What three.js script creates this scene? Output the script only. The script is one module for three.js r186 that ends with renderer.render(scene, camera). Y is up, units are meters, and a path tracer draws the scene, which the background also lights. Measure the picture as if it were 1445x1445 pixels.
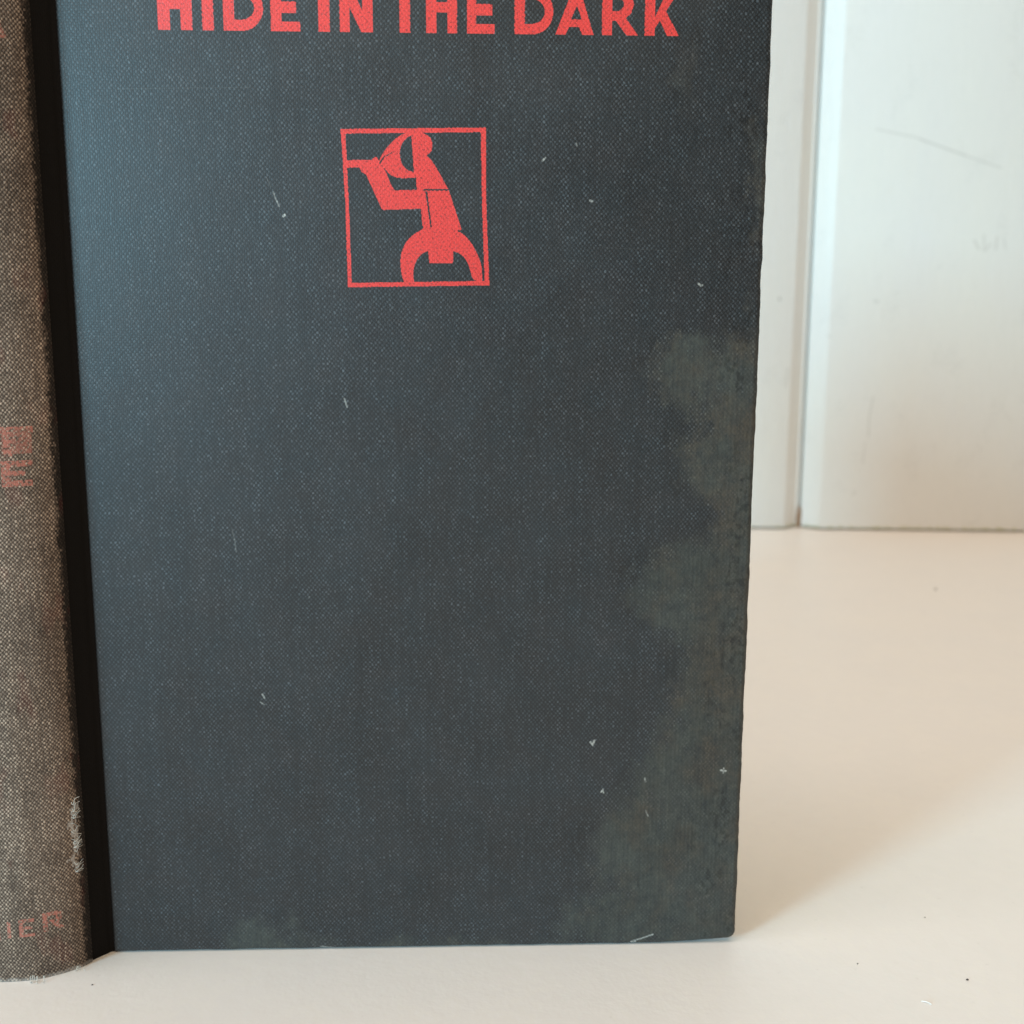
import * as THREE from 'three';
import { RectAreaLightUniformsLib } from 'three/addons/lights/RectAreaLightUniformsLib.js';
import { mergeVertices, toCreasedNormals } from 'three/addons/utils/BufferGeometryUtils.js';

// ---------------------------------------------------------------- camera, lights, exposure
const scene = new THREE.Scene();
scene.background = new THREE.Color(0.10, 0.095, 0.085);       // the dim room beyond the lamps
const R = Math.PI / 180;
const camera = new THREE.PerspectiveCamera(48.6, 1, 0.01, 20);
camera.position.set(0, 0.1255, 0);
camera.rotation.order = 'YXZ';
camera.rotation.set(-10 * R, 0, 0.2 * R);
camera.focus = 0.203;
camera.userData.fStop = 25;

RectAreaLightUniformsLib.init();
function areaLight(name, color, intensity, w, h, pos, target) {
  const l = new THREE.RectAreaLight(color, intensity, w, h);
  l.name = name; l.position.set(...pos); l.lookAt(...target); scene.add(l); return l;
}
const polar = (az, el, d, o) => [o[0] - d * Math.sin(az * R) * Math.cos(el * R), o[1] + d * Math.sin(el * R), o[2] + d * Math.cos(az * R) * Math.cos(el * R)];
const O = [-0.02, 0.08, -0.28];
areaLight('window_light', new THREE.Color(0.40, 0.80, 1.0), 62, 0.38, 0.60, polar(46, 13, 2.3, O), O);          // tall window to the left
areaLight('left_fill_light', new THREE.Color(0.92, 0.94, 1.0), 5.6, 0.9, 0.8, polar(58, 60, 2.0, O), O);        // unseen fill from high on the left, added to brighten the table
areaLight('front_fill_light', new THREE.Color(0.88, 0.93, 1.0), 1.7, 0.9, 0.7, polar(13, 8, 1.8, O), O);            // unseen soft panel, added to put sheen on the left of the cover
areaLight('ceiling_light', new THREE.Color(1.0, 0.735, 0.43), 1.36, 2.4, 2.4, [0.05, 1.7, 0.55], [0.05, 0, 0.30]);   // ceiling that sends warm light back

const renderer = new THREE.WebGLRenderer({ antialias: true });
renderer.setSize(1024, 1024);
renderer.toneMapping = THREE.LinearToneMapping;
renderer.toneMappingExposure = 1.11;
renderer.shadowMap.enabled = true;

// ---------------------------------------------------------------- noise
function hash(x, y, s) { let h = Math.imul(x | 0, 374761393) ^ Math.imul(y | 0, 668265263) ^ Math.imul(s | 0, 1274126177); h = Math.imul(h ^ (h >>> 13), 1274126177); h = Math.imul(h ^ (h >>> 16), 2246822519); return ((h ^ (h >>> 15)) >>> 0) / 4294967296; }
const GR = Array.from({ length: 64 }, (_, i) => [Math.cos(i * 0.0981748), Math.sin(i * 0.0981748)]);
function vn(x, y, s) {                                    // gradient noise, about 0..1
  const i = Math.floor(x), j = Math.floor(y), u = x - i, v = y - j, a = u * u * u * (u * (u * 6 - 15) + 10), b = v * v * v * (v * (v * 6 - 15) + 10);
  const G = (di, dj) => { const g = GR[(hash(i + di, j + dj, s) * 64) | 0]; return g[0] * (u - di) + g[1] * (v - dj); };
  const p = G(0, 0), q = G(1, 0), r = G(0, 1), t = G(1, 1);
  return clamp(0.5 + 0.85 * (p + (q - p) * a + (r - p) * b + (p - q - r + t) * a * b));
}
function fbm(x, y, s, o = 4) { let f = 0, a = 0.5, n = 0; for (let k = 0; k < o; k++) { f += a * vn(x, y, s + k * 17); n += a; a *= 0.5; x = x * 2.03 + 5.1; y = y * 2.03 + 1.7; } return f / n; }
let seed = 20251;
const rnd = () => { seed = (Math.imul(seed, 1664525) + 1013904223) >>> 0; return seed / 4294967296; };
const clamp = (x, a = 0, b = 1) => Math.min(b, Math.max(a, x));
const ss = (a, b, x) => { const t = clamp((x - a) / (b - a)); return t * t * (3 - 2 * t); };
const toS = (x) => Math.round(255 * (x <= 0.0031308 ? 12.92 * x : 1.055 * Math.pow(clamp(x), 1 / 2.4) - 0.055));
function tex(w, h, fn, color) {
  const d = new Uint8Array(w * h * 4), o = [0, 0, 0];
  for (let y = 0, i = 0; y < h; y++) for (let x = 0; x < w; x++, i += 4) {
    fn(x, y, o);
    if (color) { d[i] = toS(o[0]); d[i + 1] = toS(o[1]); d[i + 2] = toS(o[2]); } else { d[i] = clamp(o[0]) * 255; d[i + 1] = clamp(o[1]) * 255; d[i + 2] = clamp(o[2]) * 255; }
    d[i + 3] = 255;
  }
  const t = new THREE.DataTexture(d, w, h, THREE.RGBAFormat);
  t.magFilter = THREE.LinearFilter; t.minFilter = THREE.LinearMipmapLinearFilter; t.generateMipmaps = true;
  if (color) t.colorSpace = THREE.SRGBColorSpace;
  t.needsUpdate = true; return t;
}
function mask(w, h, pxmm, draw) {                       // canvas in millimetres, y up from the lower edge
  const c = document.createElement('canvas'); c.width = w; c.height = h;
  const g = c.getContext('2d'); g.fillStyle = '#000'; g.fillRect(0, 0, w, h);
  g.setTransform(pxmm, 0, 0, -pxmm, 0, h); draw(g);
  const d = g.getImageData(0, 0, w, h).data;
  return (x, y) => d[((h - 1 - y) * w + x) * 4] / 255;   // y counted upwards
}

// ---------------------------------------------------------------- helpers for things and parts
function mesh(name, geometry, material, parent) {
  const m = new THREE.Mesh(geometry, material); m.name = name; m.castShadow = m.receiveShadow = true; parent.add(m); return m;
}
// a strip swept upwards: profile points (x, z) in plan, uv in metres (arc length or x, height)
function sweep(profile, y0, y1, ny, useX, wobble) {
  const P = [], U = [], I = [], n = profile.length; let s = 0; const arc = profile.map((p, i) => (i ? s += Math.hypot(p[0] - profile[i - 1][0], p[1] - profile[i - 1][1]) : 0));
  for (let j = 0; j <= ny; j++) for (let i = 0; i < n; i++) {
    let y = y0 + (y1 - y0) * j / ny, x = profile[i][0], z = profile[i][1];
    if (wobble) [x, y, z] = wobble(x, y, z, j === 0);
    P.push(x, y, z); U.push(useX ? profile[i][0] : arc[i], y);
  }
  for (let j = 0; j < ny; j++) for (let i = 0; i < n - 1; i++) { const a = j * n + i, b = a + 1, c = a + n, d = c + 1; I.push(a, b, d, a, d, c); }
  const g = new THREE.BufferGeometry();
  g.setAttribute('position', new THREE.Float32BufferAttribute(P, 3)); g.setAttribute('uv', new THREE.Float32BufferAttribute(U, 2)); g.setIndex(I);
  g.computeVertexNormals(); return g;
}
function smoothLine(pts, n) {
  const c = new THREE.CatmullRomCurve3(pts.map(([x, z]) => new THREE.Vector3(x, 0, z)), false, 'centripetal');
  return c.getSpacedPoints(n).map((p) => [p.x, p.z]);
}
function uvScale(t, w, h) { t.wrapS = t.wrapT = THREE.ClampToEdgeWrapping; t.repeat.set(1 / w, 1 / h); return t; }

// ---------------------------------------------------------------- tabletop
const paintBump = tex(1024, 1024, (x, y, o) => {
  const u = x / 1024, v = y / 1024;
  const w = (a, b, s) => { const f = (p, q) => fbm(p * a, q * b, s, 4); const k = ss(0.8, 1, u), l = ss(0.8, 1, v); return (f(u, v) * (1 - k) + f(u - 1, v) * k) * (1 - l) + (f(u, v - 1) * (1 - k) + f(u - 1, v - 1) * k) * l; };
  o[0] = o[1] = o[2] = 0.55 * w(9, 9, 3) + 0.3 * w(60, 60, 9) + 0.15 * w(200, 200, 21);
});
paintBump.wrapS = paintBump.wrapT = THREE.RepeatWrapping; paintBump.repeat.set(1 / 0.16, 1 / 0.16);
const tableMap = tex(1024, 1024, (x, y, o) => {
  const u = x / 1024, v = y / 1024;
  const b = fbm(u * 14, v * 14, 41, 5) - 0.5, f = fbm(u * 90, v * 90, 57, 3) - 0.5;
  const sp = vn(u * 260, v * 260, 77) > 0.965 ? 0.12 * vn(u * 700, v * 700, 5) : 0;
  const k = 1 + 0.045 * b + 0.03 * f - sp;
  o[0] = 0.755 * k; o[1] = 0.718 * k * (1 - 0.01 * b); o[2] = 0.694 * k * (1 - 0.03 * b);
}, true);
tableMap.wrapS = tableMap.wrapT = THREE.MirroredRepeatWrapping; tableMap.repeat.set(1 / 0.4, 1 / 0.4);
const tableMat = new THREE.MeshPhysicalMaterial({ map: tableMap, roughness: 0.38, bumpMap: paintBump, bumpScale: 0.00012, specularIntensity: 0.8 });
{
  const W = 2.4, D = 1.75, T = 0.022;
  const g = new THREE.BoxGeometry(W, T, D);
  const p = g.attributes.position, uv = g.attributes.uv;
  for (let i = 0; i < p.count; i++) uv.setXY(i, p.getX(i) + 0.3, p.getZ(i) + p.getY(i));
  g.translate(0, -T / 2, 0);
  const t = mesh('tabletop', g, tableMat, scene); t.position.set(0.1, 0, 0.195);
  t.userData = { kind: 'structure', label: 'white painted tabletop that the dark book stands on', category: 'tabletop' };
}

// ---------------------------------------------------------------- wall of painted planks
const wall = new THREE.Group(); wall.name = 'wall';
wall.position.set(0.14258, 0, -0.658); wall.rotation.y = -2.965 * R; scene.add(wall);
wall.userData = { kind: 'structure', label: 'white painted plank wall with a bevelled groove behind the book', category: 'wall' };
const SM = 0.36;
const marks = mask(1024, 1024, 1024 / 360, (g) => {       // scratches, chips and nail dots on the paint, in mm of the wall
  const L = (w, a, pts) => { g.strokeStyle = `rgba(255,255,255,${a})`; g.lineWidth = w; g.lineCap = 'round'; g.beginPath(); pts.forEach(([x, y], i) => (i ? g.lineTo(x, y) : g.moveTo(x, y))); g.stroke(); };
  L(0.7, 0.28, [[58, 226], [80, 221.5], [102, 213.5], [128, 205]]); L(0.6, 0.22, [[82, 220.5], [108, 212]]);
  L(0.8, 0.35, [[116, 166], [119, 161]]); L(0.8, 0.3, [[121, 169], [122, 160], [125, 164]]); L(0.8, 0.32, [[128.5, 168], [128, 161]]); L(0.7, 0.25, [[132, 167], [133.5, 161]]);
  L(1.4, 0.5, [[9.4, 133.6], [9.6, 133]]); L(1.6, 0.22, [[63, 132.4], [64.5, 132]]);
  L(0.9, 0.25, [[65.2, 78], [63.6, 66], [63.8, 55]]); L(0.7, 0.2, [[62, 52], [61.8, 40]]);
  L(1.6, 0.15, [[16, 94], [15.4, 84]]); L(2, 0.12, [[58, 23], [57, 21]]); L(1, 0.18, [[124, 4], [128, 6]]); L(1.2, 0.2, [[38, 113], [39, 112]]);
});
const wallMap = tex(1024, 1024, (x, y, o) => {
  const u = x / 1024 * 360, v = y / 1024 * 360;
  const b = fbm(u * 0.03, v * 0.012, 141, 5) - 0.5, f = fbm(u * 0.35, v * 0.2, 157, 3) - 0.5;
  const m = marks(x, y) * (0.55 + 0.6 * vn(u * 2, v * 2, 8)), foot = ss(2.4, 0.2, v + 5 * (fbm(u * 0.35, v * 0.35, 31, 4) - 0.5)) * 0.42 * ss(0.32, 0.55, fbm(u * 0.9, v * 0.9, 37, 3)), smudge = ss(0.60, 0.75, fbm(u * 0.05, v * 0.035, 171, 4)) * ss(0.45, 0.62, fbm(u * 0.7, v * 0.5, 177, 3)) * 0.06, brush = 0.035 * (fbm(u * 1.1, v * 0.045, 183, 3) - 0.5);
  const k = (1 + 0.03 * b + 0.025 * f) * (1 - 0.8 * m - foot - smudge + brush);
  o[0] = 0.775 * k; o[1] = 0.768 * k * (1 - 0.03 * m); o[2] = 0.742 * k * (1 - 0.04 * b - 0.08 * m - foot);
}, true);
wallMap.wrapS = wallMap.wrapT = THREE.MirroredRepeatWrapping; wallMap.repeat.set(1 / SM, 1 / SM);
const brushBump = tex(1024, 1024, (x, y, o) => {
  const u = x / 1024 * 160, v = y / 1024 * 160;
  o[0] = o[1] = o[2] = 0.45 * fbm(u * 1.3, v * 0.06, 191, 4) + 0.25 * fbm(u * 0.22, v * 0.05, 195, 3) + 0.3 * fbm(u * 0.9, v * 0.8, 199, 3);
});
brushBump.wrapS = brushBump.wrapT = THREE.MirroredRepeatWrapping; brushBump.repeat.set(1 / 0.16, 1 / 0.16);
const wallMat = new THREE.MeshPhysicalMaterial({ map: wallMap, roughness: 0.45, bumpMap: brushBump, bumpScale: 0.00035, specularIntensity: 0.8 });
// plank face between two bevels; the bevels are a few millimetres wide with a small bead and a gap between neighbours
function plankProfile(x0, x1) {
  return [[x0, -0.0138], [x0, -0.0076], [x0 + 0.0003, -0.0070], [x0 + 0.0010, -0.0066], [x0 + 0.0082, -0.0007], [x0 + 0.0088, -0.0002], [x0 + 0.0097, 0],
    [x1 - 0.0106, 0], [x1 - 0.0099, -0.0004], [x1 - 0.0093, -0.0011], [x1 - 0.0036, -0.0072], [x1 - 0.0029, -0.0077], [x1 - 0.0018, -0.0078], [x1 - 0.0008, -0.0090], [x1 - 0.0001, -0.0104], [x1, -0.0110], [x1, -0.0138]];
}
const wallMat2 = wallMat.clone(); wallMat2.color.setRGB(0.955, 0.955, 0.95);          // slightly darker tone for the planks right of the groove
wallMat.color.setRGB(1.03, 1.03, 1.04);
const gx = 0.0286, pw = 0.212;
for (let k = -6; k < 4; k++) {
  const g = toCreasedNormals(sweep(plankProfile(gx + k * pw + 0.0003, gx + (k + 1) * pw - 0.0003), 0.0009, 0.62, 30, true), 30 * R);
  mesh('plank', g, k < 0 ? wallMat : wallMat2, wall);
}
mesh('backing', new THREE.BoxGeometry(pw * 10, 0.62, 0.01).translate(gx - pw, 0.31, -0.0192), new THREE.MeshStandardMaterial({ color: new THREE.Color(0.32, 0.25, 0.18), roughness: 0.9 }), wall);
{ // old brown filler showing at the foot of the groove
  const g = new THREE.SphereGeometry(1, 12, 10); const p = g.attributes.position;
  for (let i = 0; i < p.count; i++) { const n = 0.75 + 0.5 * vn(p.getX(i) * 2 + 9, p.getY(i) * 2 + 4, 6); p.setXYZ(i, p.getX(i) * 0.0017 * n, p.getY(i) * 0.0075 * n, p.getZ(i) * 0.0016 * n); }
  g.computeVertexNormals(); g.translate(gx - 0.0010, 0.0045, -0.0082);
  const f = mesh('filler', g, new THREE.MeshStandardMaterial({ color: new THREE.Color(0.27, 0.15, 0.075), roughness: 0.8 }), wall);
  f.userData.label = 'brown stained filler at the foot of the groove';
}

// ---------------------------------------------------------------- the book
const BH = 0.193, BW = 0.1243;
const book = new THREE.Group(); book.name = 'book';
book.position.set(-0.07877, 0, -0.20626); book.rotation.y = 2.05 * R; scene.add(book);
book.userData = { label: 'black clothbound book with red stamped lettering and faded brown spine standing open', category: 'book' };

// print: shapes drawn in millimetres of the cover
const PX = 10, CW = 1250, CH = 1940;
const poly = (g, pts) => { g.beginPath(); pts.forEach(([x, y], i) => (i ? g.lineTo(x, y) : g.moveTo(x, y))); g.closePath(); g.fill(); };
function drawTitle(g) {
  const sx = (107.2805 - 17.8277) / 728, X = (x) => 17.8277 + (x - 226) * sx, B = 173.2, Y = (y) => B + y * 0.1215;   // y: height over the baseline
  const T = 62, q = (pts) => poly(g, pts.map(([x, y]) => [X(x), Y(y)]));
  const bar = (a, b, c, d) => q([[a, c], [b, c], [b, d], [a, d]]);
  const D = (x0, xi, x1, th) => { g.lineWidth = 1; g.beginPath(); const w = x1 - x0;
    const o = (dx, dy) => [X(x0 + dx), Y(dy)];
    g.moveTo(...o(0, 0)); g.lineTo(...o(w * 0.42, 0)); g.bezierCurveTo(...o(w * 1.18, 0), ...o(w * 1.18, T), ...o(w * 0.42, T)); g.lineTo(...o(0, T)); g.closePath();
    g.moveTo(...o(xi - x0, th)); g.lineTo(...o(xi - x0, T - th)); g.lineTo(...o(w * 0.4, T - th)); g.bezierCurveTo(...o(w * 0.9, T - th), ...o(w * 0.9, th), ...o(w * 0.4, th)); g.closePath(); g.fill('evenodd'); };
  const H = (a, b, c, d) => { bar(a, b, 0, T); bar(c, d, 0, T); bar(a, d, 28, 42); };
  const E = (a, b, c, d) => { bar(a, b, 0, T); bar(a, d, 0, 13); bar(a, c, 25, 40); bar(a, d, T - 13, T); };
  H(223.5, 240.5, 255, 271); bar(285, 301, 0, T); D(314.5, 330, 371, 15); E(381, 395.5, 416.5, 421.5);
  bar(447, 463, 0, T); bar(477, 491, 0, T); bar(509, 523.5, 0, T); q([[477, T], [493, T], [523.5, 0], [507.5, 0]]);
  bar(561, 576, 0, T); bar(545, 592, T - 14, T); H(598.5, 613, 628.5, 642); E(656.7, 669.5, 692, 695.5);
  D(723.5, 738, 779, 14);
  q([[781.5, 0], [796, 0], [801, 11], [823, 11], [828, 0], [844, 0], [824, T], [806, T]].map(([x, y]) => [x - (x > 820 ? 8 : 0), y]));
  bar(848, 862, 0, T); bar(848, 874, T - 13, T); bar(848, 874, 20, 33); q([[872, T], [884, T - 4], [891, T - 13], [893, 42], [889, 30], [880, 22], [872, 20], [872, 33], [878, 38], [879, 44], [877, 48], [872, T - 13]]); q([[866, 22], [882, 23], [900, 0], [883, 0]]);
  bar(909, 923, 0, T); q([[922, 22], [940, T], [957, T], [922, 8]].map(([x, y]) => [x, y])); q([[925, 32], [936, 38], [958, 0], [941, 0]]);
  // the counter of the A
  g.fillStyle = '#000'; q([[803.5, 21], [819, 21], [812, 40]]); g.fillStyle = '#fff';
}
function drawEmblem(g) {
  const ux = (73.8875 - 48.5339) / 1090, uy = (156.94 - 129.86) / 1190, vx = 0.39 / 1090, wx = 0.55 / 1190;
  const M = ([x, y]) => [48.53 + (x - 115) * ux + (y - 125) * wx, 156.94 + (x - 115) * vx - (y - 125) * uy];
  // emblem units: 0..1090 over the box, lines of about 30
  const F = (pts) => poly(g, pts.map(M));
  const S = (pts) => { g.beginPath(); pts.forEach((p, i) => { if (p.length === 2) (i ? g.lineTo(...M(p)) : g.moveTo(...M(p))); else g.quadraticCurveTo(...M([p[0], p[1]]), ...M([p[2], p[3]])); }); g.closePath(); g.fill(); };
  g.fillStyle = '#fff';
  F([[112, 118], [1208, 115], [1206, 148], [112, 152]]); F([[140, 1284], [1180, 1282], [1180, 1316], [118, 1318]]); F([[112, 118], [146, 120], [150, 700], [148, 1316], [116, 1316], [124, 700]]); F([[1170, 118], [1208, 116], [1184, 700], [1178, 1316], [1142, 1316], [1152, 700]].map(([x, y]) => [x + (y - 120) * 0.028, y]));
  // undo the lean of the photograph's box for the figure: x shifts by 0.046 per unit of height
  const k = ([x, y]) => [x - (y - 125) * 0.030, y], K = (p) => (p.length === 2 ? k(p) : [...k([p[0], p[1]]), ...k([p[2], p[3]])]);
  const f = (pts) => S(pts.map(K));
  f([[646, 140], [740, 140, 785, 185], [815, 230, 797, 285], [785, 305, 760, 320], [800, 350, 850, 440], [925, 575], [932, 592], [1030, 885], [1000, 893], [1075, 930, 1130, 1030], [1175, 1110, 1187, 1180], [1190, 1280], [1140, 1278], [1115, 1270, 1105, 1225], [1070, 1060, 965, 1050], [963, 1140], [782, 1140], [772, 1045], [690, 1060, 660, 1180], [655, 1230, 662, 1284], [590, 1284], [560, 1240, 560, 1110], [570, 960, 700, 893], [730, 878, 738, 862], [728, 850], [716, 720], [428, 728], [415, 715], [300, 460], [266, 440], [248, 404], [170, 402, 150, 412], [140, 350], [270, 350], [345, 352], [352, 332, 380, 328], [400, 362], [415, 300, 500, 215], [570, 150, 646, 140]]);
  g.fillStyle = '#000';
  f([[644, 168], [560, 205, 555, 300], [560, 400, 622, 432], [664, 446]]);
  f([[422, 386], [455, 440, 490, 466], [550, 500, 680, 484], [686, 577], [517, 580], [490, 550, 455, 450]]);
  f([[450, 322], [497, 290], [500, 296], [456, 327]]); f([[398, 372], [440, 315], [447, 320], [408, 384]]);
  f([[735, 572], [925, 574], [925, 585], [735, 583]]); f([[750, 588], [765, 590], [800, 860], [788, 862]]); f([[996, 890], [1030, 885], [1030, 897], [1003, 899]]);
  g.fillStyle = '#fff';
}
const print = mask(CW, CH, PX, (g) => { g.fillStyle = '#fff'; drawTitle(g); drawEmblem(g); });
// water stains: [x mm, y mm, rx, ry, strength, brownness]
const STAINS = [[113, 115, 10, 7, 0.72, 0.4], [121, 106, 6, 8, 0.6, 0.9], [118, 98, 9, 8, 0.8, 0.7], [122, 86, 6, 8, 0.6, 0.6], [113, 73, 12, 9, 0.85, 0.15], [118, 56, 9, 12, 0.65, 0.6], [115, 38, 11, 11, 0.8, 0.2], [110, 22, 15, 12, 0.95, 0.0], [116, 8, 13, 11, 0.9, 0.2], [97, 5, 11, 7, 0.6, -0.1], [30, 2, 10, 6, 0.55, -0.1], [62, 0, 30, 3, 0.4, -0.1], [110, 165, 5, 12, 0.26, 1.0], [123, 150, 3, 18, 0.35, 0.9], [124, 60, 4, 70, 0.6, 0.85]];
function stainAt(u, v) {
  const wu = 7 * (fbm(u * 0.13, v * 0.13, 201, 6) - 0.5) + 2.4 * (fbm(u * 0.8, v * 0.6, 233, 4) - 0.5), wv = 9 * (fbm(u * 0.13, v * 0.13, 301, 6) - 0.5) + 3 * (fbm(u * 0.8, v * 0.6, 333, 4) - 0.5);
  let P = 0, br = 0, sum = 1e-4;
  for (const [x, y, rx, ry, st, b] of STAINS) {
    const d2 = ((u + wu - x) / rx) ** 2 + ((v + wv - y) / ry) ** 2; if (d2 > 6) continue;
    const m = Math.exp(-1.1 * d2) * st; P = Math.max(P, m) + 0.35 * Math.min(P, m); br += m * b; sum += m;
  }
  if (P < 0.04) return [0, 0, 0];
  P *= 0.35 + 1.0 * fbm(u * 0.35, v * 0.22, 361, 5) + 0.7 * fbm(u * 1.6, v * 0.7, 367, 4);                                            // drying left it uneven
  const soft = fbm(u * 0.12, v * 0.12, 381, 3), a = clamp(0.85 * ss(0.14, 0.62, P) + 0.22 * ss(0.24, 0.42, P) * ss(0.42, 0.58, soft)) * clamp(1.1 * P + 0.35);
  const tide = ss(0.16, 0.22, P) * ss(0.31, 0.24, P) * ss(0.42, 0.62, fbm(u * 0.15, v * 0.15, 391, 3));
  return [a, br / sum, tide];
}
// plain weave: one thread about every 0.36 mm, over and under
const PITCH = 0.40;
function weave(u, v, s) {
  const jx = 0.34 * (vn(v * 0.5, u * 0.08, s) - 0.5) + 0.20 * (vn(u * 2.1, v * 1.4, s + 5) - 0.5), jy = 0.34 * (vn(u * 0.5, v * 0.08, s + 9) - 0.5) + 0.20 * (vn(u * 1.4, v * 2.1, s + 6) - 0.5);
  const a = (u + jx) / PITCH, b = (v + jy) / (PITCH * 1.15), i = Math.floor(a), j = Math.floor(b), fx = a - i - 0.5, fy = b - j - 0.5;
  const up = ((i + j) & 1) === 0;
  const rx = Math.sqrt(clamp(1 - 3.9 * fx * fx)), ry = Math.sqrt(clamp(1 - 3.4 * fy * fy));
  const tw = 0.75 + 0.5 * vn(i * 7.31 + 0.5, v * 0.13 + 0.37 * (i & 7), s + 41) + 0.35 * (hash(i, 3, s + 43) - 0.5), tf = 0.8 + 0.4 * vn(u * 0.13, j * 7.31 + 0.5, s + 47);
  const dot = up ? rx * (1 - 2.0 * fy * fy) * tw : 0, low = up ? 0 : ry * (1 - 2.4 * fx * fx) * tf;
  return [clamp(dot), clamp(low), hash(i, j, s + 31)];
}
const SPECKS = [];
for (let i = 0; i < 90; i++) SPECKS.push([rnd() * 124, rnd() * 180, 0.05 + 0.09 * rnd() * rnd(), 0.15 + 0.5 * rnd() * rnd(), rnd()]);
const specks = mask(CW, CH, PX, (g) => {
  const L = (w, a, pts) => { g.strokeStyle = `rgba(255,255,255,${a})`; g.lineWidth = w; g.lineCap = 'round'; g.beginPath(); pts.forEach(([x, y], i) => (i ? g.lineTo(x, y) : g.moveTo(x, y))); g.stroke(); };
  for (const [x, y, r, a, t] of SPECKS) L(r * 2, a * 0.6, [[x, y], [x + 0.35 * (t - 0.5), y + 0.4 * t * t]]);
  L(0.5, 1, [[38.0, 142.2], [38.15, 142.3]]); L(0.25, 0.7, [[36.3, 146.3], [36.8, 144.9], [37.3, 143.8]]); L(0.12, 0.3, [[35.2, 148.8], [35.9, 147.2]]);
  L(0.4, 0.8, [[92.6, 145.2], [93, 145.1]]); L(0.3, 0.7, [[48.0, 109.8], [48.3, 109.0], [48.5, 108.2]]); L(0.35, 0.9, [[31.2, 53.4], [31.6, 52.6]]); L(0.25, 0.6, [[30.8, 51.8], [31.5, 51.3]]);
  L(0.45, 1, [[94.3, 43.1], [94.7, 42.6], [95, 43.4]]); L(0.4, 1, [[120, 37.0], [121, 36.8]]); L(0.3, 0.8, [[120.6, 37.4], [120.5, 36.4]]);
  L(0.3, 0.9, [[96.5, 32.7], [96.8, 33.2], [97.0, 32.6]]); L(0.3, 0.6, [[105.4, 28.8], [105.9, 27.6]]); L(0.35, 0.6, [[105.1, 35.6], [105.2, 34.8]]);
  L(0.4, 0.85, [[112.6, 130.7], [113, 130.4], [113.3, 130.4]]); L(0.35, 0.7, [[84, 152], [84.5, 152.5]]); L(0.3, 0.5, [[90, 155], [90.1, 154.6]]);
  L(0.25, 0.2, [[26.7, 85.5], [27.1, 83.5], [27.3, 81.2]]); L(0.1, 0.10, [[10, 163.4], [22, 163.7], [33, 163.9]]); L(0.1, 0.07, [[14, 158], [28, 158.2]]); L(0.1, 0.08, [[95, 137], [110, 136.4]]);
  L(0.35, 0.75, [[41, 0.7], [43.5, 0.25]]); L(0.3, 0.8, [[103.5, 0.9], [105, 1.3], [107.5, 2.2]]); L(0.45, 0.9, [[103.2, 0.6], [104, 0.7]]);
});
const BASE = [0.032, 0.037, 0.0415];
const coverH = new Uint8Array(CW * CH), coverR = new Uint8Array(CW * CH);
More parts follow.
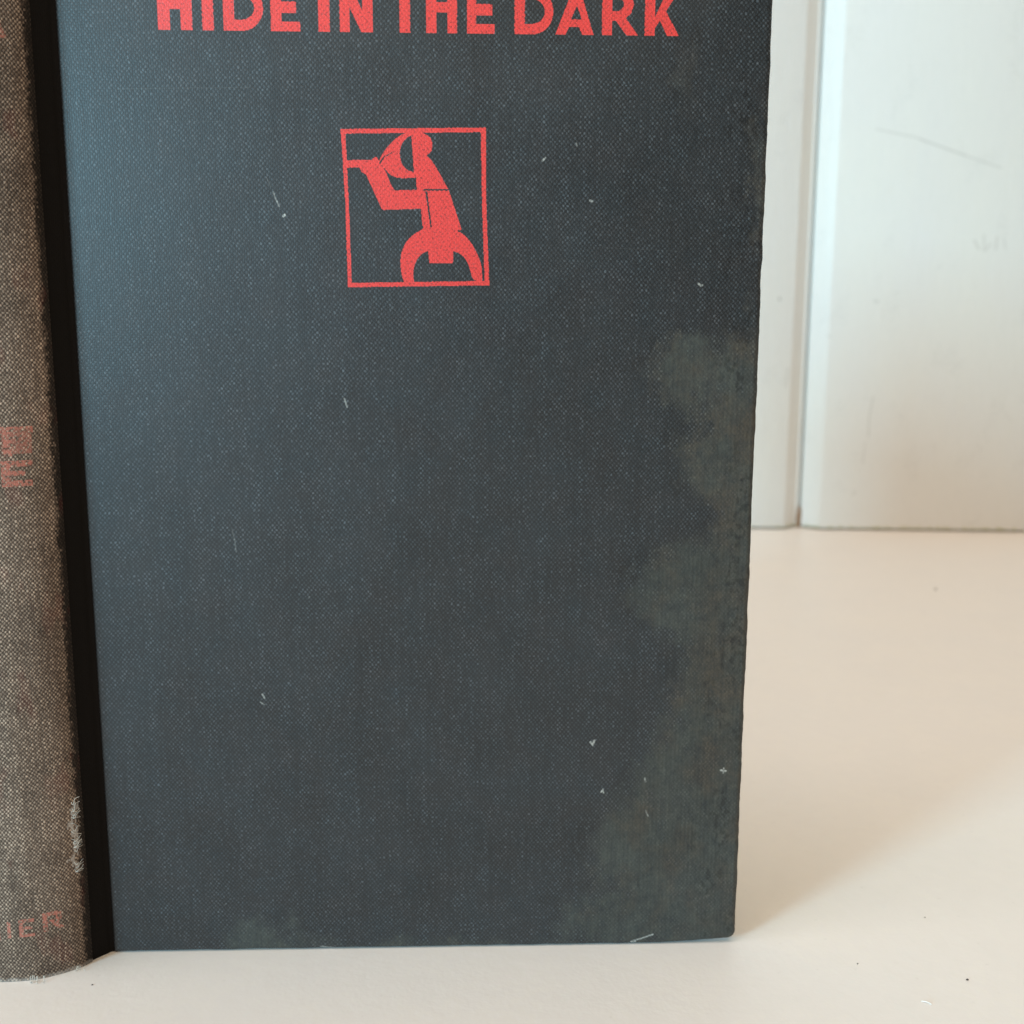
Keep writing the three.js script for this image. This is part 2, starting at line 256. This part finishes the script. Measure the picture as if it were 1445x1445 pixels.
const coverMap = tex(CW, CH, (x, y, o) => {
  const u = x / PX, v = y / PX;
  const [dot, low, h] = weave(u, v, 500), [st, br, ed] = stainAt(u, v);
  const blot = fbm(u * 0.09, v * 0.07, 611, 5) - 0.5, fine = fbm(u * 1.3, v * 1.1, 633, 3) - 0.5, tint = fbm(u * 0.16, v * 0.16, 655, 3) - 0.5;
  const flat = 1 - 0.88 * st, wv = flat * (0.75 + 0.9 * (fbm(u * 0.3, v * 0.3, 677, 3) - 0.5));
  let k = 0.72 + 0.36 * blot + 0.25 * fine + wv * (2.3 * dot * dot * (0.36 + 0.85 * h * h) - 0.3 * low);
  const rib = st * 0.12 * (vn(u * 2.6, v * 0.12, 7) - 0.5 + 0.4 * Math.sin(u * 2 * Math.PI / PITCH / 2 + 3 * vn(u * 0.3, v * 0.2, 7))); k += rib;
  const mott = 0.45 * fbm(u * 0.55, v * 0.45, 701, 4) + 0.30 * fbm(u * 1.9, v * 1.5, 707, 3) + 0.25 * fbm(u * 3.7, v * 2.6, 709, 2), hue = (fbm(u * 0.14, v * 0.12, 713, 4) - 0.5) * 5 + br - 0.35;
  const sk = st * (0.60 + 1.9 * (mott - 0.5));
  const a = clamp(sk * 0.95), grey = [0.105 + 0.014 * clamp(hue, -0.5, 1.2), 0.103 - 0.003 * clamp(hue, -0.5, 1.2), 0.083 - 0.010 * clamp(hue, -0.5, 1.2)];
  for (let c = 0; c < 3; c++) o[c] = (BASE[c] * (1 + (c === 0 ? 0.12 : c === 2 ? -0.04 : 0) * tint * 2) * (1 - a) + grey[c] * a) * k * (1 - 0.22 * ed * (1 - st));
  if (u > 108) { const d = 1 - 0.38 * ss(0.50, 0.62, fbm(u * 0.9, v * 0.7, 841, 4)) * ss(0.40, 0.60, fbm(u * 0.25, v * 0.09, 847, 3)) * ss(113, 120, u + 8 * (fbm(u * 0.3, v * 0.2, 851, 3) - 0.5)); for (let c = 0; c < 3; c++) o[c] *= d; }   // dark grime by the fore-edge
  let e = print(x, y);
  if (e > 0.02) {
    const rough = 0.55 * (fbm(u * 3.2, v * 3.2, 733, 2) - 0.5) + 0.18 * (0.5 - low) * wv;
    const m = ss(0.32, 0.62, e + rough * (e < 0.97 ? 1.5 : 0.6)), edge = e < 0.93 ? 1.15 : 1;
    const wear = ss(0.60, 0.74, fbm(u * 2.6, v * 2.9, 755, 3) + 0.04 * (1 - dot)) * 0.5 + st * 0.25;
    const kk = (0.90 + 0.16 * dot - 0.06 * low + 0.16 * fine) * edge, mm = m * (1 - clamp(wear));
    o[0] = o[0] * (1 - mm) + mm * 0.84 * kk; o[1] = o[1] * (1 - mm) + mm * 0.058 * kk; o[2] = o[2] * (1 - mm) + mm * 0.052 * kk;
  }
  const s = specks(x, y); if (s > 0.02) { const m = s * (0.5 + 0.5 * h) * (0.5 + 0.5 * dot + 0.3 * fine); o[0] += (0.62 - o[0]) * m; o[1] += (0.62 - o[1]) * m; o[2] += (0.58 - o[2]) * m; }
  const rub = Math.max(ss(0.5, 0.05, v + 0.5 * (fbm(u * 1.5, v, 801, 3) - 0.5)), ss(124.2, 124.5, u + 0.4 * (fbm(u, v * 1.2, 811, 3) - 0.5))) * 0.35;   // cloth worn along the edges
  for (let c = 0; c < 3; c++) o[c] += (0.10 - o[c]) * rub * vn(u * 3, v * 3, 821);
  const i = y * CW + x;
  coverH[i] = 255 * clamp(0.25 + (0.62 * dot + 0.38 * low) * (0.55 * flat + 0.15) + 0.25 * fine + rib + 0.04 * e - 0.12 * ss(0.3, 0.7, e));
  coverR[i] = 255 * clamp(0.50 + 0.22 * st + 0.10 * fine + 0.06 * blot);
}, true);
uvScale(coverMap, CW / PX / 1000, CH / PX / 1000);
const coverBump = uvScale(tex(CW, CH, (x, y, o) => { o[0] = o[1] = o[2] = coverH[y * CW + x] / 255; }), CW / PX / 1000, CH / PX / 1000);
const coverRough = uvScale(tex(CW, CH, (x, y, o) => { o[0] = o[1] = o[2] = coverR[y * CW + x] / 255; }), CW / PX / 1000, CH / PX / 1000);
const coverMat = new THREE.MeshPhysicalMaterial({ map: coverMap, bumpMap: coverBump, bumpScale: 0.00007, roughnessMap: coverRough, roughness: 1, ior: 1.52 });

function boardGeometry(w, h, t) {
  const e = 0.0010, r = 0.0009, s = new THREE.Shape(), N = 90, wob = (a, k) => (0.00016 * (fbm(a * 150, k * 9.3, 911, 3) - 0.5) + 0.00011 * (fbm(a * 620, k * 5.3, 917, 3) - 0.5)) * 2;
  const lift = (x) => 0.00005 + 0.0007 * ss(0.106, 0.1235, x) ** 1.5;
  s.moveTo(e, e);
  for (let i = 1; i <= N; i++) { const x = e + (w - 2 * e - r) * i / N; s.lineTo(x, e + lift(x) + wob(x, 1) * 0.6); }
  s.quadraticCurveTo(w - e, e + lift(w) + 0.0001, w - e + wob(0, 2), e + r + 0.0006);
  for (let i = 1; i <= 260; i++) { const y = e + r + 0.0006 + (h - 3 * e - r - 0.0006) * i / 260; s.lineTo(w - e + wob(y, 2), y); }
  s.lineTo(w - 2 * e, h - e); s.lineTo(e, h - e); s.lineTo(e, e);
  const g = new THREE.ExtrudeGeometry(s, { depth: t - 2 * e, bevelEnabled: true, bevelSize: e, bevelThickness: e, bevelSegments: 5, curveSegments: 8 });
  g.translate(0, 0, -(t - e));
  const p = g.attributes.position, uv = g.attributes.uv;
  for (let i = 0; i < p.count; i++) uv.setXY(i, p.getX(i), p.getY(i));
  return toCreasedNormals(mergeVertices(g), 40 * R);
}
const front = mesh('front_board', boardGeometry(BW, BH, 0.0029), coverMat, book);
front.userData.label = 'black cloth front board with red title, stamped emblem and grey water stains';
const paperMat = new THREE.MeshStandardMaterial({ color: new THREE.Color(0.66, 0.58, 0.43), roughness: 0.85 });
mesh('endpaper', new THREE.BoxGeometry(BW - 0.007, BH - 0.007, 0.0003).translate(BW / 2 - 0.001, BH / 2, -0.0031), paperMat, front);

// spine: faded cloth
const SPX = 10, SW = 470;
const spineRed = mask(SW, CH, SPX, (g) => {                // arc millimetres from the left edge of the spine
  g.fillStyle = '#fff';
  const A = 1;
  g.save(); g.translate(0, 0); g.scale(1, -1); g.font = 'bold 4.6px sans-serif'; g.textAlign = 'center';
  g.restore();
});
const spineProfile = smoothLine([[-0.0362, -0.0045], [-0.0352, -0.0005], [-0.0325, 0.0035], [-0.0285, 0.0066], [-0.0235, 0.0085], [-0.0184, 0.0093], [-0.0132, 0.0090], [-0.0085, 0.0074], [-0.0055, 0.0056], [-0.0038, 0.0040], [-0.0031, 0.0027]], 46);
let SARC = 0; const arcAt = [0]; for (let i = 1; i < spineProfile.length; i++) { SARC += Math.hypot(spineProfile[i][0] - spineProfile[i - 1][0], spineProfile[i][1] - spineProfile[i - 1][1]); arcAt.push(SARC); }
const arcOfX = (x) => { for (let i = 1; i < spineProfile.length; i++) if (spineProfile[i][0] >= x) return 1000 * (arcAt[i - 1] + (arcAt[i] - arcAt[i - 1]) * (x - spineProfile[i - 1][0]) / (spineProfile[i][0] - spineProfile[i - 1][0])); return SARC * 1000; };
const spinePrint = mask(SW, CH, SPX, (g) => {
  g.fillStyle = '#fff';
  const row = (x0, k) => { const mm = (p, y) => [arcOfX((x0 + p * k) / 1000), y]; return [(a, b, c, d) => poly(g, [mm(a, c), mm(b, c), mm(b, d), mm(a, d)]), mm]; };   // a row of letters starting x0 mm from the hinge
  let [bar, mm] = row(-11.2, 0.124);                        // two lines of lettering, only their ends show: E over E
  bar(-20, 40, 104.2, 105.4); bar(-16, -6, 100.2, 105.4); g.fillStyle = '#999'; bar(2, 38, 100.6, 105.0); g.fillStyle = '#fff'; bar(4, 14, 100.2, 105.4);
  bar(-1, 10, 94.8, 99.4); bar(-1, 36, 94.8, 95.9); bar(-1, 28, 96.7, 97.6); bar(-1, 37, 98.3, 99.4); bar(-20, -12, 94.8, 99.4);
  [bar, mm] = row(-18.4, 0.126); g.save(); g.translate(0, -4.0);   // foot of the spine
  bar(17, 22, 13.0, 16.3); bar(-4, 5, 12.4, 13.1); bar(2, 6, 12.4, 14.2);
  bar(34, 40, 13.0, 16.6); bar(34, 55, 13.0, 13.7); bar(34, 52, 14.5, 15.1); bar(34, 55, 15.9, 16.6);
  bar(66, 72, 13.4, 17.2); bar(66, 86, 16.4, 17.2); bar(83, 90, 15.3, 16.9); bar(66, 87, 14.9, 15.6); poly(g, [mm(75, 15.2), mm(83, 15.2), mm(93, 13.6), mm(85, 13.6)]); g.restore();
  [bar, mm] = row(-8.0, 0.125);                             // end of a larger line near the top
  poly(g, [mm(-30, 180), mm(-14, 180), mm(16, 170.2), mm(-4, 170.2)]); bar(-60, -40, 168, 180);
});
const spineH = new Uint8Array(SW * CH);
const spineMap = tex(SW, CH, (x, y, o) => {
  const u = x / SPX, v = y / SPX, right = SARC * 1000 - u;
  const [dot, low, h] = weave(u * 1.14, v * 1.12, 900);
  const blot = fbm(u * 0.12, v * 0.07, 1011, 5) - 0.5, fine = fbm(u * 1.2, v * 1.2, 1033, 3) - 0.5, big = fbm(u * 0.05 + 3, v * 0.022, 1055, 3) - 0.5;
  const fade = clamp(0.74 + 1.1 * big + 0.7 * blot - 0.42 * ss(112, 160, v + 26 * blot) - 0.25 * ss(32, 6, v + 20 * blot));
  const soil = ss(0.50, 0.68, fbm(u * 0.16, v * 0.10, 1077, 5)) * (0.4 + 0.6 * ss(0.35, 0.6, fbm(u * 0.9, v * 0.7, 1081, 3)));    // handling dirt in patches
  const jointShade = ss(0.42, 0.58, 0.5 + (1.5 - right) * 0.45 + 0.55 * (h - 0.5) + 0.5 * (fbm(u * 0.8, v * 0.4, 1083, 3) - 0.5));     // shade towards the joint, painted thread by thread as black dye
  const base = [0.066 + 0.074 * fade, 0.045 + 0.053 * fade, 0.034 + 0.041 * fade];
  const lite = [0.45 + 0.30 * fade, 0.335 + 0.24 * fade, 0.25 + 0.19 * fade];
  const w = clamp(Math.pow(dot, 1.3) * (0.22 + 0.70 * h));
  const k = 0.9 + 0.5 * fine - 0.3 * low;
  const pink = ss(0.60, 0.75, fbm(u * 0.2, v * 0.09, 1099, 4)) * 0.35;
  for (let c = 0; c < 3; c++) { const b = base[c] * (1 - soil * 0.22) * (1 - jointShade * 0.8), l = lite[c] * (1 - soil * 0.25) * (1 - jointShade * 0.88); o[c] = b * (1 - w) * k + l * w; }
  o[0] += 0.05 * pink * (1 - w); o[1] -= 0.012 * pink; o[2] -= 0.008 * pink;
  const e = spinePrint(x, y);
  if (e > 0.05) { const m = e * ss(0.30, 0.62, fbm(u * 1.6, v * 1.6, 1111, 3) + 0.08 * low) * (v > 150 ? 0.7 : 0.95) * (1 - 0.4 * w); o[0] += (0.46 - o[0]) * m; o[1] += (0.155 - o[1]) * m; o[2] += (0.115 - o[2]) * m; }
  // frayed pale threads at the right shoulder and along the foot
  const worn = ss(1.3, 0.1, Math.abs(right - 2.3 - 0.5 * Math.sin(v * 0.9)) + 2.6 * (fbm(u * 1.4, v * 0.6, 1133, 4) - 0.42)) * ss(18, 22, v) * ss(37, 33, v);
  const fr = Math.max(ss(0.42, 0.75, worn * (0.5 + fbm(u * 3.5, v * 2.5, 1137, 3))), ss(0.9, 0.1, v + 0.9 * (fbm(u * 0.9, v, 1155, 3) - 0.5)) * 0.6);
  for (let c = 0; c < 3; c++) o[c] += ([0.62, 0.58, 0.54][c] - o[c]) * fr * (0.35 + 0.65 * vn(u * 3, v * 3, 1177)) * 0.85;
  spineH[y * SW + x] = 255 * clamp(0.2 + 0.6 * dot + 0.35 * low + 0.2 * fine + 0.3 * fr * vn(u * 2.4, v * 2.4, 9));
}, true);
uvScale(spineMap, SW / SPX / 1000, CH / SPX / 1000);
const spineBump = uvScale(tex(SW, CH, (x, y, o) => { o[0] = o[1] = o[2] = spineH[y * SW + x] / 255; }), SW / SPX / 1000, CH / SPX / 1000);
const spineMat = new THREE.MeshPhysicalMaterial({ map: spineMap, bumpMap: spineBump, bumpScale: 0.0001, roughness: 0.8, specularIntensity: 0.5 });
const spine = mesh('spine', sweep(spineProfile, 0, BH, 120, false, (x, y, z, foot) => [x, foot ? 0.00012 * fbm(x * 900, 3, 41, 3) : y, z + 0.00025 * (fbm(x * 200, y * 60, 51, 3) - 0.5)]), spineMat, book);
spine.userData.label = 'faded brown cloth spine with rubbed red lettering';

// joints: black cloth folded into the hinge on either side of the spine, blackened to paint in the groove shade
const jointMat = new THREE.MeshPhysicalMaterial({ color: new THREE.Color(0.009, 0.0075, 0.0065), roughness: 0.95, specularIntensity: 0.25, bumpMap: uvScale(coverBump.clone(), CW / PX / 1000, CH / PX / 1000), bumpScale: 0.00012 });
const jr = smoothLine([[-0.0039, 0.0030], [-0.0031, 0.0025], [-0.0026, 0.0019], [-0.0019, 0.0011], [-0.0011, 0.0003], [-0.0006, -0.0003], [-0.0001, -0.0005], [0.0003, -0.0005], [0.0007, -0.0003]], 40);
const joint = mesh('joint', sweep(jr, 0, BH, 60, false, (x, y, z, foot) => [x + 0.0004 * (fbm(y * 45, x * 300, 61, 4) - 0.5) * ss(0.0027, 0.001, z) * 0.6, foot ? 0.0001 : y, z]), jointMat, book);
joint.userData.label = 'black unfaded cloth joint folded between spine and front board, groove shade put into its colour';
const jl = smoothLine([[-0.0388, -0.0065], [-0.0378, -0.0062], [-0.0369, -0.0058], [-0.0362, -0.0045]], 10);
mesh('joint', sweep(jl, 0, BH, 20, false), jointMat, book);

// pages and rear board run back from the spine
mesh('text_block', new THREE.BoxGeometry(0.0275, BH - 0.006, 0.122).translate(-0.0205, BH / 2, -0.0585), paperMat, book);
const rear = mesh('rear_board', boardGeometry(BW, BH, 0.0029), new THREE.MeshPhysicalMaterial({ color: new THREE.Color(...BASE), roughness: 0.6, bumpMap: coverBump, bumpScale: 0.00006 }), book);
rear.rotation.y = Math.PI / 2; rear.position.set(-0.0358, 0, -0.0065);
rear.rotation.y = Math.PI / 2 + 0.03;

// frayed threads at the foot and shoulder of the spine
const threadMat = new THREE.MeshStandardMaterial({ color: new THREE.Color(0.62, 0.58, 0.52), roughness: 0.9 });
function thread(pts, r, parent, name, m = threadMat) {
  const c = new THREE.CatmullRomCurve3(pts.map((p) => new THREE.Vector3(...p)));
  return mesh(name, new THREE.TubeGeometry(c, 10, r, 5), m, parent);
}
for (let i = 0; i < 7; i++) {
  const x = -0.0128 + 0.0028 * rnd(), y = 0.0002 + 0.0006 * rnd();
  thread([[x, y + 0.0008, 0.0092], [x + 0.0004 * (rnd() - 0.5), y, 0.0096], [x + 0.0012 * (rnd() - 0.5), 0.0001 + 0.0004 * rnd(), 0.0100 + 0.0006 * rnd()]], 0.00004 + 0.00003 * rnd(), spine, 'thread');
}
for (let i = 0; i < 5; i++) {
  const x = -0.0052 + 0.0014 * rnd();
  thread([[x, 0.0006, 0.0053], [x + 0.0003 * (rnd() - 0.5), 0.0003, 0.0058], [x + 0.0009 * (rnd() - 0.5), 0.0001, 0.006 + 0.0004 * rnd()]], 0.00005, spine, 'thread');
}
for (let i = 0; i < 26; i++) {
  const y = 0.0195 + 0.0155 * rnd(), a = rnd(), b = rnd();
  thread([[-0.0048 + 0.0006 * a, y, 0.0050], [-0.0043 + 0.0005 * a, y + 0.0010 * (b - 0.5), 0.0051 + 0.0003 * a], [-0.0038 + 0.0005 * b, y + 0.0020 * (a - 0.5), 0.0046 + 0.0002 * b], [-0.0034 + 0.0003 * rnd(), y + 0.0026 * (a - 0.5), 0.0039 + 0.0003 * rnd()]], 0.00002 + 0.00003 * rnd(), spine, 'thread');
}

// ---------------------------------------------------------------- lint and crumbs on the tabletop
function tag(o, label, category, group) { o.userData = { label, category }; if (group) o.userData.group = group; return o; }
const lintMat = new THREE.MeshStandardMaterial({ color: new THREE.Color(0.9, 0.89, 0.86), roughness: 0.8 });
function lint(name, x, z, pts, label) {
  const t = thread(pts, 0.00009, scene, name, lintMat); t.position.set(x, 0, z); tag(t, label, 'lint fibre'); return t;
}
lint('lint_fibre', 0.07696, -0.19055, [[-0.0008, 0.0001, -0.0006], [0, 0.0003, 0], [0.0007, 0.0001, 0.0004]], 'short white lint fibre on the tabletop at the lower right of the photo');
const crumbMat = new THREE.MeshStandardMaterial({ color: new THREE.Color(0.06, 0.05, 0.045), roughness: 0.9 });
function crumb(name, x, z, s, label) {
  const g = new THREE.IcosahedronGeometry(s, 1), p = g.attributes.position;
  for (let i = 0; i < p.count; i++) { const n = 0.7 + 0.6 * vn(p.getX(i) / s * 2 + x * 900, p.getZ(i) / s * 2 + 40, 3); p.setXYZ(i, p.getX(i) * n * 1.3, p.getY(i) * n * 0.7, p.getZ(i) * n); }
  g.computeVertexNormals(); const m = mesh(name, g, crumbMat, scene); m.position.set(x, s * 0.5, z); tag(m, label, 'crumb'); return m;
}
crumb('crumb', 0.08739, -0.19805, 0.00022, 'tiny dark speck on the tabletop at the lower right, largest of the specks');
crumb('crumb_001', 0.0680, -0.2034, 0.00013, 'tiny dark speck on the tabletop right of the foot of the front board');
crumb('crumb_002', 0.08737, -0.22073, 0.00013, 'tiny dark speck on the tabletop near the edge of the soft shadow');
crumb('crumb_003', -0.0790, -0.1954, 0.00014, 'tiny grey speck on the tabletop just before the foot of the spine');
crumb('crumb_004', 0.1956, -0.5094, 0.00045, 'dark speck far back on the tabletop near the plank wall');

renderer.render(scene, camera);
